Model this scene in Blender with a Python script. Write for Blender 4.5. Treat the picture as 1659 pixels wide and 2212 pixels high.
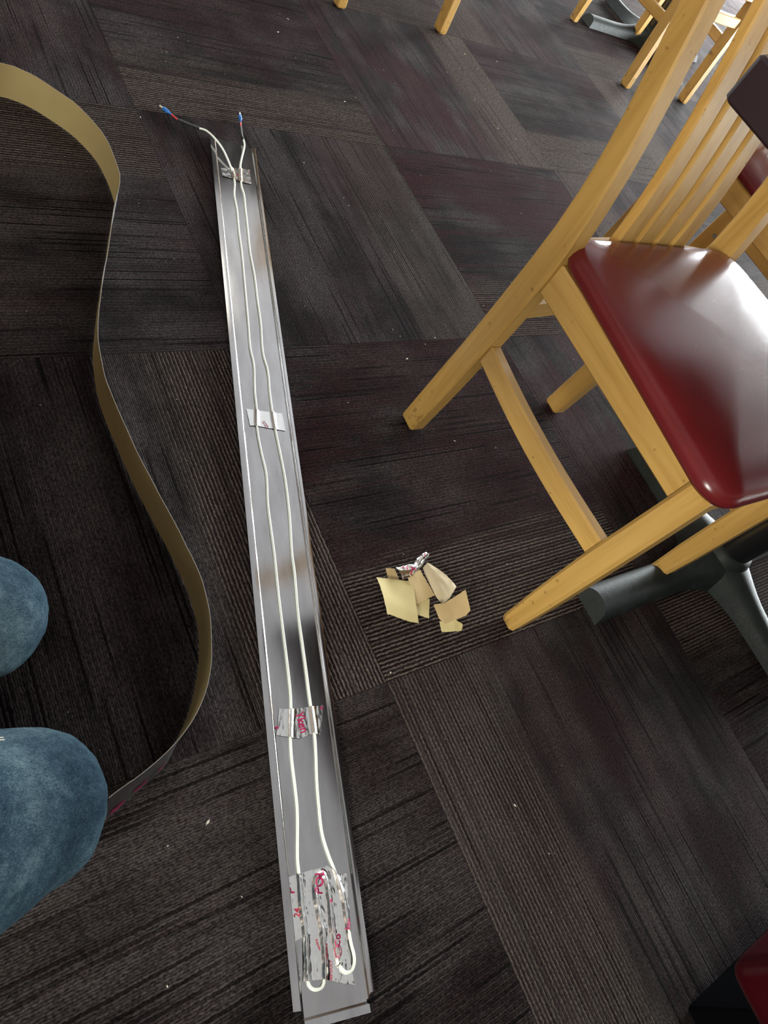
import bpy, bmesh, math, random
from mathutils import Vector, Matrix, noise
random.seed(7)
sc = bpy.context.scene
for o in list(bpy.data.objects):
    bpy.data.objects.remove(o)
COL = sc.collection
R_ = math.radians

# ------------------------------------------------------------------ camera
cd = bpy.data.cameras.new('camera')
cam = bpy.data.objects.new('camera', cd)
COL.objects.link(cam)
cd.sensor_fit = 'HORIZONTAL'
cd.sensor_width = 36.0
cd.lens = 1544.0 / 1659.0 * 36.0
cd.clip_start = 0.02
right = Vector((0.8094, -0.4065, 0.4237)).normalized()
down = Vector((-0.1699, -0.8529, -0.4937))
fwd = Vector((0.5621, 0.3277, -0.7594)).normalized()
down = fwd.cross(right).normalized()
right = down.cross(fwd).normalized()
m = Matrix((right, -down, -fwd)).transposed().to_4x4()
m.translation = Vector((-0.5339, -0.1253, 0.8899))
cam.matrix_world = m
sc.camera = cam

# ------------------------------------------------------------------ world, lights, exposure
w = bpy.data.worlds.new('overcast_sky')
sc.world = w
w.use_nodes = True
w.node_tree.nodes['Background'].inputs[0].default_value = (0.72, 0.84, 1.0, 1)
w.node_tree.nodes['Background'].inputs[1].default_value = 1.0
sc.view_settings.view_transform = 'Standard'
sc.view_settings.look = 'None'
sc.view_settings.gamma = 1.0
sc.view_settings.use_curve_mapping = False
sc.view_settings.exposure = 0.06


def area(name, loc, rot, sx, sy, power, color):
    l = bpy.data.lights.new(name, 'AREA')
    l.shape = 'RECTANGLE'
    l.size = sx
    l.size_y = sy
    l.energy = power
    l.color = color
    o = bpy.data.objects.new(name, l)
    o.location = loc
    o.rotation_euler = rot
    COL.objects.link(o)
    return o


X0, X1, Y0, Y1, ZC = -3.05, 5.49, -2.44, 5.49, 2.75
DAY = (0.94, 0.965, 1.0)
# daylight entering through the windows of the right-hand and the far wall
area('daylight_right', (X1 + 0.12, 1.9, 0.60), (0, R_(90), 0), 0.92, 5.6, 2300, DAY)
area('daylight_far', (2.6, Y1 + 0.12, 0.60), (R_(-90), 0, 0), 4.6, 0.92, 360, DAY)

area('daylight_left', (X0 - 0.12, -1.52, 1.40), (0, R_(-90), 0), 1.05, 1.6, 400, (1.0, 0.96, 0.88))

# ------------------------------------------------------------------ node helpers


class NT:
    def __init__(s, name):
        s.m = bpy.data.materials.new(name)
        s.m.use_nodes = True
        s.t = s.m.node_tree
        s.b = s.t.nodes['Principled BSDF']

    def n(s, typ, **kw):
        nd = s.t.nodes.new(typ)
        for k, v in kw.items():
            setattr(nd, k, v)
        return nd

    def link(s, a, b):
        s.t.links.new(a, b)

    def put(s, sock, v):
        if hasattr(v, 'is_output') or isinstance(v, bpy.types.NodeSocket):
            s.t.links.new(v, sock)
        else:
            sock.default_value = v

    def math(s, op, a, b=0.0, c=None, clamp=False):
        nd = s.n('ShaderNodeMath', operation=op, use_clamp=clamp)
        s.put(nd.inputs[0], a)
        s.put(nd.inputs[1], b)
        if c is not None:
            s.put(nd.inputs[2], c)
        return nd.outputs[0]

    def mix(s, f, a, b):
        nd = s.n('ShaderNodeMix', data_type='RGBA')
        s.put(nd.inputs[0], f)
        s.put(nd.inputs[6], a)
        s.put(nd.inputs[7], b)
        return nd.outputs[2]

    def smooth(s, v, a, b, lo=0.0, hi=1.0):
        nd = s.n('ShaderNodeMapRange', interpolation_type='SMOOTHSTEP')
        s.put(nd.inputs[0], v)
        for i, q in zip((1, 2, 3, 4), (a, b, lo, hi)):
            nd.inputs[i].default_value = q
        return nd.outputs[0]

    def comb(s, x, y, z):
        nd = s.n('ShaderNodeCombineXYZ')
        s.put(nd.inputs[0], x)
        s.put(nd.inputs[1], y)
        s.put(nd.inputs[2], z)
        return nd.outputs[0]

    def noise(s, vec, scale, detail=3.0, rough=0.5):
        nd = s.n('ShaderNodeTexNoise')
        s.put(nd.inputs['Vector'], vec)
        nd.inputs['Scale'].default_value = scale
        nd.inputs['Detail'].default_value = detail
        nd.inputs['Roughness'].default_value = rough
        return nd.outputs[0]

    def objco(s, sc_=(1, 1, 1)):
        tc = s.n('ShaderNodeTexCoord')
        if sc_ == (1, 1, 1):
            return tc.outputs['Object']
        mp = s.n('ShaderNodeMapping')
        mp.inputs['Scale'].default_value = sc_
        s.link(tc.outputs['Object'], mp.inputs['Vector'])
        return mp.outputs[0]

    def bump(s, h, strength=0.3, dist=0.001):
        nd = s.n('ShaderNodeBump')
        nd.inputs['Strength'].default_value = strength
        nd.inputs['Distance'].default_value = dist
        s.put(nd.inputs['Height'], h)
        s.link(nd.outputs[0], s.b.inputs['Normal'])
        return nd

    def ramp(s, f, stops):
        nd = s.n('ShaderNodeValToRGB')
        e = nd.color_ramp.elements
        while len(e) < len(stops):
            e.new(0.5)
        for k, (p, c) in enumerate(stops):
            e[k].position = p
            e[k].color = (*c, 1)
        s.put(nd.inputs[0], f)
        return nd.outputs[0]

    def set(s, **kw):
        names = dict(color='Base Color', rough='Roughness', metal='Metallic', coat='Coat Weight', coatr='Coat Roughness',
                     spec='Specular IOR Level', sheen='Sheen Weight', sheenr='Sheen Roughness', trans='Transmission Weight', ior='IOR')
        for k, v in kw.items():
            if k == 'color' and isinstance(v, tuple):
                v = (*v, 1)
            s.put(s.b.inputs[names[k]], v)
        return s


def plain(name, col, rough=0.6, metal=0.0, var=0.12, scale=40.0, **kw):
    t = NT(name)
    nz = t.noise(t.objco(), scale)
    a = tuple(c * (1 - var) for c in col)
    b = tuple(min(1, c * (1 + var)) for c in col)
    t.set(color=t.mix(nz, (*a, 1), (*b, 1)), rough=rough, metal=metal, **kw)
    return t.m


def wood(name, axis, dark=(0.37, 0.205, 0.050), light=(0.55, 0.335, 0.098)):
    t = NT(name)
    s_ = [38.0, 38.0, 38.0]
    s_[axis] = 2.6
    v = t.objco(tuple(s_))
    a = t.noise(v, 1.0, 4.0, 0.6)
    s2 = [260.0] * 3
    s2[axis] = 9.0
    b = t.noise(t.objco(tuple(s2)), 1.0, 2.0, 0.5)
    f = t.math('ADD', t.math('MULTIPLY', a, 0.75), t.math('MULTIPLY', b, 0.25))
    col = t.ramp(f, [(0.3, dark), (0.55, tuple((p + q * 2) / 3 for p, q in zip(dark, light))), (0.75, light)])
    # small scuffs and dents in the varnish
    nick = t.smooth(t.noise(t.objco((90, 90, 90)), 1.0, 1.0, 0.4), 0.735, 0.80)
    col = t.mix(t.math('MULTIPLY', nick, 0.5), col, (0.13, 0.06, 0.018, 1))
    if axis == 2:
        sp_ = t.n('ShaderNodeSeparateXYZ')
        t.link(t.n('ShaderNodeTexCoord').outputs['Object'], sp_.inputs[0])
        foot = t.smooth(sp_.outputs[2], 0.10, 0.0)
        wear = t.smooth(t.noise(t.objco((70, 70, 40)), 1.0, 4.0, 0.7), 0.56, 0.66)
        col = t.mix(t.math('MULTIPLY', t.math('MULTIPLY', wear, foot), 0.75), col, (0.07, 0.035, 0.014, 1))
    t.set(color=col, rough=t.math('ADD', 0.28, t.math('MULTIPLY', b, 0.16)), coat=0.35, coatr=0.16, spec=0.5)
    t.bump(b, 0.08, 0.0006)
    return t.m


M = {}
M['wood_x'] = wood('honey_maple_x', 0)
M['wood_y'] = wood('honey_maple_y', 1)
M['wood_z'] = wood('honey_maple_z', 2)


def vinyl(name, col):
    t = NT(name)
    v = t.objco()
    nz = t.noise(v, 14.0, 4.0)
    c = t.mix(nz, (*[q * 0.75 for q in col], 1), (*[q * 1.2 for q in col], 1))
    fine = t.noise(v, 900.0, 2.0)
    scr = t.noise(t.objco((60, 420, 80)), 1.0, 3.0, 0.65)
    t.set(color=c, rough=t.math('ADD', 0.20, t.math('MULTIPLY', scr, 0.10)), spec=0.42)
    t.bump(t.math('ADD', t.math('MULTIPLY', fine, 0.45), t.math('MULTIPLY', scr, 0.12)), 0.12, 0.0005)
    return t.m


M['vinyl'] = vinyl('maroon_vinyl', (0.118, 0.011, 0.013))
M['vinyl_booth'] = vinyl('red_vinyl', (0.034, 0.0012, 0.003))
M['table_edge'] = plain('dark_maroon_laminate', (0.013, 0.0030, 0.0060), 0.6, scale=60)
M['table_top'] = plain('maroon_laminate_top', (0.05, 0.016, 0.02), 0.3, scale=30)
M['table_under'] = plain('table_underside_board', (0.045, 0.03, 0.022), 0.8, scale=30)
M['black_iron'] = plain('black_painted_iron', (0.013, 0.015, 0.015), 0.42, 0.0, 0.5, 30.0, spec=0.6)
M['black_tube'] = plain('black_enamel_tube', (0.006, 0.006, 0.007), 0.3, 0.0, 0.2, 30.0)
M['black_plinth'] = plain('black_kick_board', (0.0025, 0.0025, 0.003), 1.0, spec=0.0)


def cast_iron():
    t = NT('worn_cast_iron')
    v = t.objco()
    a = t.noise(v, 22.0, 5.0, 0.6)
    b = t.noise(v, 240.0, 3.0)
    c = t.ramp(a, [(0.35, (0.006, 0.009, 0.0085)), (0.58, (0.011, 0.015, 0.0145)), (0.75, (0.030, 0.034, 0.034))])
    t.set(color=c, rough=t.math('ADD', 0.48, t.math('MULTIPLY', b, 0.3)), metal=0.0, spec=0.28)
    t.bump(t.math('ADD', a, t.math('MULTIPLY', b, 0.3)), 0.25, 0.002)
    return t.m


M['cast_iron'] = cast_iron()


def metal_channel():
    t = NT('brushed_aluminium')
    v = t.objco((420, 5, 420))
    streak = t.noise(v, 1.0, 4.0, 0.6)
    blot = t.noise(t.objco((40, 9, 40)), 1.0, 5.0, 0.65)
    scratch = t.smooth(t.noise(t.objco((14, 900, 14)), 1.0, 2.0, 0.5), 0.74, 0.80)
    c = t.ramp(blot, [(0.3, (0.40, 0.39, 0.39)), (0.55, (0.49, 0.485, 0.49)), (0.72, (0.56, 0.555, 0.56))])
    c = t.mix(t.math('MULTIPLY', scratch, 0.5), c, (0.85, 0.85, 0.85, 1))
    r = t.math('ADD', 0.07, t.math('ADD', t.math('MULTIPLY', streak, 0.05), t.math('MULTIPLY', blot, 0.09)))
    t.set(color=c, rough=r, metal=1.0)
    t.bump(t.math('ADD', t.math('MULTIPLY', streak, 0.4), scratch), 0.03, 0.0002)
    return t.m


M['channel'] = metal_channel()


def foil(name, col=(0.90, 0.91, 0.89), rough=0.16, bs=0.35):
    t = NT(name)
    v = t.objco()
    a = t.noise(v, 90.0, 3.0)
    b = t.noise(v, 340.0, 2.0)
    t.set(color=t.mix(a, (*[c * 0.92 for c in col], 1), (*col, 1)), rough=rough, metal=1.0)
    t.bump(t.math('ADD', a, t.math('MULTIPLY', b, 0.35)), bs, 0.0015)
    return t.m


M['foil'] = foil('aluminium_foil_tape', rough=0.17, bs=0.11)
M['foil_scrap'] = foil('crinkled_foil_scrap', rough=0.2, bs=0.02)
M['foil_strip'] = foil('aluminium_foil_face', (0.62, 0.62, 0.63), 0.28, 0.15)


def kraft(name, a, b, rough=0.75):
    t = NT(name)
    v = t.objco()
    n1 = t.noise(v, 30.0, 4.0)
    n2 = t.noise(v, 900.0, 2.0)
    c = t.mix(n1, (*a, 1), (*b, 1))
    t.set(color=c, rough=rough, spec=0.3)
    t.bump(t.math('ADD', n1, t.math('MULTIPLY', n2, 0.3)), 0.12, 0.0008)
    return t.m


M['kraft'] = kraft('yellow_kraft_liner', (0.56, 0.455, 0.20), (0.63, 0.52, 0.245))
M['kraft_tan'] = kraft('tan_kraft_liner', (0.56, 0.41, 0.20), (0.63, 0.47, 0.24))
M['kraft_pale'] = kraft('pale_glossy_liner', (0.60, 0.49, 0.31), (0.68, 0.57, 0.39), 0.3)
M['kraft_shaded'] = kraft('shaded_kraft_liner', (0.26, 0.195, 0.085), (0.30, 0.23, 0.105), 0.6)  # same paper as the scraps, with the strip's shade put into the colour
M['print'] = plain('magenta_print', (0.50, 0.014, 0.11), 0.45)
M['print_dim'] = plain('dark_magenta_print', (0.16, 0.006, 0.04), 0.5)  # darker magenta, for the print on the standing strip
M['print_red'] = plain('red_print', (0.50, 0.025, 0.06), 0.45)
M['cord'] = plain('white_silicone_cord', (0.86, 0.90, 0.80), 0.45, var=0.04)
M['sleeve'] = plain('black_heat_shrink', (0.006, 0.006, 0.006), 0.5)
M['red_wire'] = plain('red_insulation', (0.55, 0.015, 0.022), 0.4)
M['blue'] = plain('blue_crimp_plastic', (0.008, 0.14, 0.50), 0.35)
M['tip'] = plain('pale_metal_tip', (0.62, 0.60, 0.50), 0.35, 0.3)
M['steel'] = plain('steel_screw', (0.45, 0.45, 0.45), 0.35, 1.0)
M['lint'] = plain('pale_crumbs', (0.55, 0.50, 0.42), 0.9)


def denim():
    t = NT('blue_denim')
    v = t.objco()
    big = t.noise(v, 9.0, 4.0, 0.6)
    mid = t.noise(v, 75.0, 4.0, 0.75)
    fine = t.noise(v, 700.0, 2.0, 0.6)
    weave = t.noise(t.objco((220, 900, 500)), 1.0, 2.0, 0.6)
    f = t.math('ADD', t.math('ADD', t.math('MULTIPLY', big, 0.42), t.math('MULTIPLY', mid, 0.22)),
               t.math('ADD', t.math('MULTIPLY', fine, 0.16), t.math('MULTIPLY', weave, 0.20)))
    c = t.ramp(f, [(0.38, (0.0075, 0.0150, 0.029)), (0.50, (0.034, 0.064, 0.086)), (0.62, (0.115, 0.168, 0.190))])
    t.set(color=c, rough=0.95, spec=0.08)
    t.bump(t.math('ADD', fine, t.math('MULTIPLY', mid, 1.2)), 0.35, 0.001)
    return t.m


M['denim'] = denim()
M['shirt'] = plain('charcoal_cotton', (0.03, 0.03, 0.034), 0.9)
M['skin'] = plain('skin', (0.50, 0.30, 0.22), 0.5, var=0.06)
M['hair'] = plain('dark_brown_hair', (0.025, 0.016, 0.011), 0.6)
M['shoe'] = plain('black_work_shoe', (0.012, 0.012, 0.012), 0.5)
M['thread'] = plain('pale_thread', (0.62, 0.60, 0.52), 0.8)


def carpet():
    t = NT('striated_carpet')
    tc = t.n('ShaderNodeTexCoord')
    sep = t.n('ShaderNodeSeparateXYZ')
    t.link(tc.outputs['Object'], sep.inputs[0])
    x, y = sep.outputs[0], sep.outputs[1]
    at = t.n('ShaderNodeAttribute', attribute_type='OBJECT', attribute_name='seed')
    seed = at.outputs['Fac']
    ab = t.n('ShaderNodeAttribute', attribute_type='OBJECT', attribute_name='band')
    band = ab.outputs['Fac']
    # slightly wandering ribs, 3.1 mm apart
    wob = t.noise(t.comb(t.math('MULTIPLY', x, 150.0), t.math('MULTIPLY', y, 170.0), seed), 1.0, 1.0)
    xw = t.math('ADD', x, t.math('MULTIPLY', t.math('SUBTRACT', wob, 0.5), 0.0026))
    rib = t.math('MULTIPLY', xw, 1.0 / 0.0031)
    rid = t.math('FLOOR', rib)
    fr = t.math('FRACT', rib)
    prof = t.math('SINE', t.math('MULTIPLY', fr, math.pi))
    # per-rib yarn colour, changing slowly along the rib
    v1 = t.comb(t.math('MULTIPLY', rid, 7.31), t.math('MULTIPLY', y, 2.6), t.math('MULTIPLY', seed, 13.7))
    yarn = t.noise(v1, 1.0, 1.0)
    v1b = t.comb(t.math('MULTIPLY', rid, 3.77), t.math('MULTIPLY', y, 2.2), t.math('ADD', t.math('MULTIPLY', seed, 5.1), 40.0))
    yarn2 = t.noise(v1b, 1.0, 1.0)
    # broad streaks and clouds
    v2 = t.comb(t.math('MULTIPLY', x, 17.0), t.math('MULTIPLY', y, 2.0), t.math('MULTIPLY', seed, 3.3))
    strk = t.noise(v2, 1.0, 3.0, 0.55)
    v3 = t.comb(t.math('MULTIPLY', x, 7.0), t.math('MULTIPLY', y, 5.5), t.math('ADD', seed, 17.0))
    cloud = t.noise(v3, 1.0, 3.0, 0.6)
    loop = t.noise(t.comb(t.math('MULTIPLY', x, 420.0), t.math('MULTIPLY', y, 260.0), seed), 1.0, 2.0, 0.7)
    # ground colours
    dark = (0.0030, 0.0022, 0.0024, 1)
    char = (0.0160, 0.0130, 0.0128, 1)
    grey = (0.0510, 0.0435, 0.0430, 1)
    burg = (0.0340, 0.0098, 0.0130, 1)
    beige = (0.0960, 0.0810, 0.0660, 1)
    tone = t.math('ADD', t.math('MULTIPLY', strk, 0.45), t.math('MULTIPLY', cloud, 0.55))
    c = t.mix(t.smooth(tone, 0.38, 0.62), char, grey)
    v4 = t.comb(t.math('MULTIPLY', x, 4.5), t.math('MULTIPLY', y, 3.0), t.math('ADD', t.math('MULTIPLY', seed, 2.0), 71.0))
    wine = t.noise(v4, 1.0, 3.0, 0.6)
    aw = t.n('ShaderNodeAttribute', attribute_type='OBJECT', attribute_name='wine')
    c = t.mix(t.math('MULTIPLY', t.smooth(wine, 0.42, 0.60), aw.outputs['Fac']), c, burg)
    # every other rib a little darker, its yarn twisted from two tones
    odd = t.math('SUBTRACT', rid, t.math('MULTIPLY', 2.0, t.math('FLOOR', t.math('MULTIPLY', rid, 0.5))))
    c = t.mix(t.math('MULTIPLY', odd, 0.28), c, dark)
    # pairs of ribs sunk and dark
    c = t.mix(t.smooth(yarn, 0.60, 0.68, 0.0, 0.8), c, dark)
    c = t.mix(t.math('MULTIPLY', t.smooth(yarn2, 0.58, 0.68, 0.0, 0.9), aw.outputs['Fac']), c, burg)
    # the pale band along one side of each tile: beige and burgundy ribs in turn
    alt = t.math('SUBTRACT', rid, t.math('MULTIPLY', 2.0, t.math('FLOOR', t.math('MULTIPLY', rid, 0.5))))
    alt = t.math('GREATER_THAN', t.math('ADD', t.math('MULTIPLY', alt, 0.6), t.math('MULTIPLY', yarn2, 0.5)), 0.54)
    bandc = t.mix(alt, (0.0150, 0.0065, 0.0075, 1), beige)
    edge = t.math('ADD', x, t.math('MULTIPLY', t.math('SUBTRACT', strk, 0.5), 0.22))
    mask = t.math('MULTIPLY', t.smooth(edge, 0.085, 0.185), band)
    mask = t.math('MULTIPLY', mask, t.smooth(yarn, 0.36, 0.44, 0.45, 1.0))
    c = t.mix(mask, c, bandc)
    shade = t.math('MULTIPLY', t.smooth(loop, 0.30, 0.70, 0.45, 1.65), t.math('ADD', 0.62, t.math('MULTIPLY', prof, 0.50)))
    hs = t.n('ShaderNodeVectorMath', operation='SCALE')
    t.link(c, hs.inputs[0])
    t.put(hs.inputs['Scale'], shade)
    t.set(color=hs.outputs[0], rough=0.95, spec=0.03)
    h = t.math('ADD', t.math('MULTIPLY', prof, 0.7), t.math('MULTIPLY', loop, 0.9))
    h = t.math('SUBTRACT', h, t.smooth(yarn, 0.60, 0.68, 0.0, 0.7))
    t.bump(h, 0.8, 0.0016)
    return t.m


M['carpet'] = carpet()
M['slab'] = plain('floor_slab', (0.05, 0.045, 0.04), 0.9)
M['wall'] = plain('warm_wall_paint', (0.20, 0.14, 0.10), 0.85)
M['ceiling'] = plain('grey_ceiling_tile', (0.25, 0.24, 0.245), 0.9)
M['frame'] = plain('bronze_window_frame', (0.06, 0.05, 0.045), 0.5, 0.4)
M['board'] = plain('dark_baseboard', (0.03, 0.022, 0.02), 0.6)


def glass():
    t = NT('window_glass')
    t.t.nodes.remove(t.b)
    tr = t.n('ShaderNodeBsdfTransparent')
    tr.inputs[0].default_value = (0.95, 0.97, 0.96, 1)
    gl = t.n('ShaderNodeBsdfGlossy')
    gl.inputs['Roughness'].default_value = 0.02
    mx = t.n('ShaderNodeMixShader')
    mx.inputs[0].default_value = 0.06
    t.link(tr.outputs[0], mx.inputs[1])
    t.link(gl.outputs[0], mx.inputs[2])
    t.link(mx.outputs[0], t.t.nodes['Material Output'].inputs[0])
    return t.m


M['glass'] = glass()


def lamp_mat():
    t = NT('lamp_diffuser')
    t.set(color=(0.9, 0.85, 0.75), rough=0.6)
    t.b.inputs['Emission Color'].default_value = (1.0, 0.86, 0.66, 1)
    t.b.inputs['Emission Strength'].default_value = 0.25
    return t.m


M['lamp'] = lamp_mat()

# ------------------------------------------------------------------ mesh helpers


def obj(name, verts, faces, mat, parent=None, smooth=False, bevel=0.0, seg=1, autosm=None):
    me = bpy.data.meshes.new(name)
    me.from_pydata([tuple(v) for v in verts], [], faces)
    me.validate()
    bm = bmesh.new()
    bm.from_mesh(me)
    bmesh.ops.recalc_face_normals(bm, faces=bm.faces)
    if bevel > 0:
        es = [e for e in bm.edges if len(e.link_faces) == 2 and e.calc_face_angle(0) > 0.6]
        bmesh.ops.bevel(bm, geom=es, offset=bevel, segments=seg, affect='EDGES', profile=0.6)
    bm.to_mesh(me)
    bm.free()
    for p in me.polygons:
        p.use_smooth = smooth
    me.materials.append(M[mat] if isinstance(mat, str) else mat)
    o = bpy.data.objects.new(name, me)
    COL.objects.link(o)
    o.parent = parent
    if autosm is not None:
        for p in me.polygons:
            p.use_smooth = True
        me.set_sharp_from_angle(angle=R_(autosm))
    return o


def empty(name, loc=(0, 0, 0), rz=0.0):
    o = bpy.data.objects.new(name, None)
    o.location = loc
    o.rotation_euler = (0, 0, rz)
    o.empty_display_size = 0.1
    COL.objects.link(o)
    return o


def tag(o, label=None, cat=None, group=None, kind=None):
    for k, v in (('label', label), ('category', cat), ('group', group), ('kind', kind)):
        if v:
            o[k] = v
    return o


def boxv(x0, x1, y0, y1, z0, z1):
    v = [(x0, y0, z0), (x1, y0, z0), (x1, y1, z0), (x0, y1, z0), (x0, y0, z1), (x1, y0, z1), (x1, y1, z1), (x0, y1, z1)]
    f = [(0, 3, 2, 1), (4, 5, 6, 7), (0, 1, 5, 4), (1, 2, 6, 5), (2, 3, 7, 6), (3, 0, 4, 7)]
    return v, f


def box(name, x0, x1, y0, y1, z0, z1, mat, parent=None, bevel=0.0, seg=1):
    v, f = boxv(x0, x1, y0, y1, z0, z1)
    return obj(name, v, f, mat, parent, bevel=bevel, seg=seg, autosm=18 if bevel else None)


def boxes(name, lst, mat, parent=None):
    V, F = [], []
    for b in lst:
        v, f = boxv(*b)
        k = len(V)
        V += v
        F += [tuple(i + k for i in q) for q in f]
    me = bpy.data.meshes.new(name)
    me.from_pydata(V, [], F)
    me.materials.append(M[mat])
    o = bpy.data.objects.new(name, me)
    COL.objects.link(o)
    o.parent = parent
    return o


def loft(name, rings, mat, parent=None, closed_ring=True, caps=True, bevel=0.0, autosm=18, seg=1):
    n = len(rings[0])
    V = [p for r in rings for p in r]
    F = []
    for i in range(len(rings) - 1):
        for j in range(n if closed_ring else n - 1):
            a, b = i * n + j, i * n + (j + 1) % n
            F.append((a, b, b + n, a + n))
    if caps:
        F.append(tuple(range(n)))
        k = (len(rings) - 1) * n
        F.append(tuple(k + j for j in reversed(range(n))))
    return obj(name, V, F, mat, parent, bevel=bevel, autosm=autosm, seg=seg)


def catmull(pts, per=6):
    P = [Vector(p) for p in pts]
    out = []
    for i in range(len(P) - 1):
        p0, p1, p2, p3 = P[max(i - 1, 0)], P[i], P[i + 1], P[min(i + 2, len(P) - 1)]
        for k in range(per):
            t = k / per
            out.append(0.5 * ((2 * p1) + (p2 - p0) * t + (2 * p0 - 5 * p1 + 4 * p2 - p3) * t * t + (3 * p1 - p0 - 3 * p2 + p3) * t ** 3))
    out.append(P[-1])
    return out


def tube(name, pts, r, mat, parent=None, n=10, caps=True):
    P = [Vector(p) for p in pts]
    rad = r if isinstance(r, (list, tuple)) else [r] * len(P)
    V, F = [], []
    up = Vector((0, 0, 1))
    for i, p in enumerate(P):
        d = (P[min(i + 1, len(P) - 1)] - P[max(i - 1, 0)]).normalized()
        a = d.cross(up)
        a = a.normalized() if a.length > 1e-5 else Vector((1, 0, 0))
        b = a.cross(d).normalized()
        for k in range(n):
            t = 2 * math.pi * k / n
            V.append(p + (a * math.cos(t) + b * math.sin(t)) * rad[i])
    for i in range(len(P) - 1):
        for k in range(n):
            a, b = i * n + k, i * n + (k + 1) % n
            F.append((a, b, b + n, a + n))
    if caps:
        F.append(tuple(range(n)))
        F.append(tuple((len(P) - 1) * n + k for k in reversed(range(n))))
    return obj(name, V, F, mat, parent, autosm=50)


def resample(poly, n):
    P = [Vector(p) for p in poly]
    L = [0.0]
    for a, b in zip(P[:-1], P[1:]):
        L.append(L[-1] + (b - a).length)
    out = []
    for k in range(n + 1):
        s = L[-1] * k / n
        i = 0
        while i < len(P) - 2 and L[i + 1] < s:
            i += 1
        t = (s - L[i]) / max(L[i + 1] - L[i], 1e-9)
        out.append(P[i].lerp(P[i + 1], min(max(t, 0), 1)))
    return out


def sheet(name, top, bot, zf, mat, parent=None, nu=28, nv=18, thick=0.0003, to_world=None, autosm=60, ragged=0.0):
    """thin sheet ruled between two edge lines; zf(u,v,x,y) gives its height"""
    A, B = resample(top, nu), resample(bot, nu)
    V, F = [], []
    for layer in (0, 1):
        for j in range(nv + 1):
            for i in range(nu + 1):
                p = A[i].lerp(B[i], j / nv)
                if ragged and (j in (0, nv) or i in (0, nu)):
                    p = p + Vector((noise.noise((p.x * 900, p.y * 900, 1.3)), noise.noise((p.x * 900, p.y * 900, 7.7)))) * ragged
                z = zf(i / nu, j / nv, p.x, p.y) + (0 if layer else -thick)
                q = (p.x, p.y, z)
                V.append(to_world(q) if to_world else q)
    n1 = nu + 1
    off = n1 * (nv + 1)
    for j in range(nv):
        for i in range(nu):
            a = j * n1 + i
            F.append((a, a + 1, a + n1 + 1, a + n1))
            F.append((a + off, a + off + n1, a + off + n1 + 1, a + off + 1))
    for i in range(nu):
        F.append((i, i + off, i + off + 1, i + 1))
        k = nv * n1 + i
        F.append((k, k + 1, k + off + 1, k + off))
    for j in range(nv):
        a = j * n1
        F.append((a, a + n1, a + n1 + off, a + off))
        a = j * n1 + nu
        F.append((a, a + off, a + n1 + off, a + n1))
    return obj(name, V, F, mat, parent, autosm=autosm)


def copy_tree(o, parent=None):
    c = o.copy()
    COL.objects.link(c)
    if parent:
        c.parent = parent
    for ch in list(o.children):
        copy_tree(ch, c)
    return c


# ------------------------------------------------------------------ the room
T = 0.61
floor = box('floor', X0, X1, Y0, Y1, -0.12, -0.007, 'slab')
tag(floor, kind='structure')
g = 0.00008
v, f = boxv(-T / 2 + g, T / 2 - g, -T / 2 + g, T / 2 - g, -0.007, 0.0)
tile0 = obj('carpet_tile', v, f, 'carpet', floor, bevel=0.0004, seg=1)
# which side of a tile its pale band lies on: 0 +X, 1 +Y, 2 -X, 3 -Y ; value = strength
BAND = {(1, 2): (3, 1.0), (0, 2): (0, 0.85), (1, 1): (0, 0.35), (1, 0): (3, 0.9), (0, 1): (1, 0.8), (2, 1): (3, 0.7), (2, 0): (0, 0.9),
        (3, 0): (3, 0.9), (0, 0): (2, 0.6), (1, 3): (2, 0.6), (0, 3): (1, 0.12), (2, 2): (0, 0.3), (2, 3): (1, 0.8), (3, 1): (2, 0.5)}
WINE = {(2, 1): 1.0, (2, 0): 0.85, (1, 2): 0.65, (1, 1): 0.4, (1, 0): 0.55, (0, 0): 0.35, (0, 1): 0.3, (0, 2): 0.15, (1, 3): 0.35, (0, 3): 0.15, (2, 2): 0.8, (2, 3): 0.5}
nx, ny = round((X1 - X0) / T), round((Y1 - Y0) / T)
rt = random.Random(5)
first = True
for a in range(nx):
    for b in range(ny):
        xc, yc = X0 + (a + 0.5) * T, Y0 + (b + 0.5) * T
        i = round(xc / T + 0.5)          # column index used for the pattern
        j = round(2.5 - yc / T)
        k, s_ = BAND.get((i, j), (rt.choice((0, 2)) if (i + j) % 2 == 0 else rt.choice((1, 3)), rt.uniform(0.3, 0.9)))
        o = tile0 if first else tile0.copy()
        if not first:
            COL.objects.link(o)
        first = False
        o.location = (xc, yc, 0)
        o.rotation_euler = (0, 0, k * math.pi / 2)
        o['seed'] = rt.uniform(0, 50)
        o['band'] = s_
        o['wine'] = 0.8 * WINE.get((i, j), 0.5)

tag(box('ceiling', X0, X1, Y0, Y1, ZC, ZC + 0.1, 'ceiling'), kind='structure')
WT = 0.1


def wall_with_windows(name, axis, pos, sgn, lo, hi, wins, z0=0.14, z1=1.06):
    """axis 0: wall in the Y-Z plane at X=pos; axis 1: wall in the X-Z plane at Y=pos"""
    a, b = (pos, pos + sgn * WT) if sgn > 0 else (pos - WT, pos)
    L = []

    def put(p, q, za, zb):
        L.append((a, b, p, q, za, zb) if axis == 0 else (p, q, a, b, za, zb))
    put(lo, hi, -0.007, z0)
    put(lo, hi, z1, ZC)
    e = lo
    for (p, q) in wins:
        put(e, p, z0, z1)
        e = q
    put(e, hi, z0, z1)
    return tag(boxes(name, L, 'wall'), kind='structure')


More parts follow.
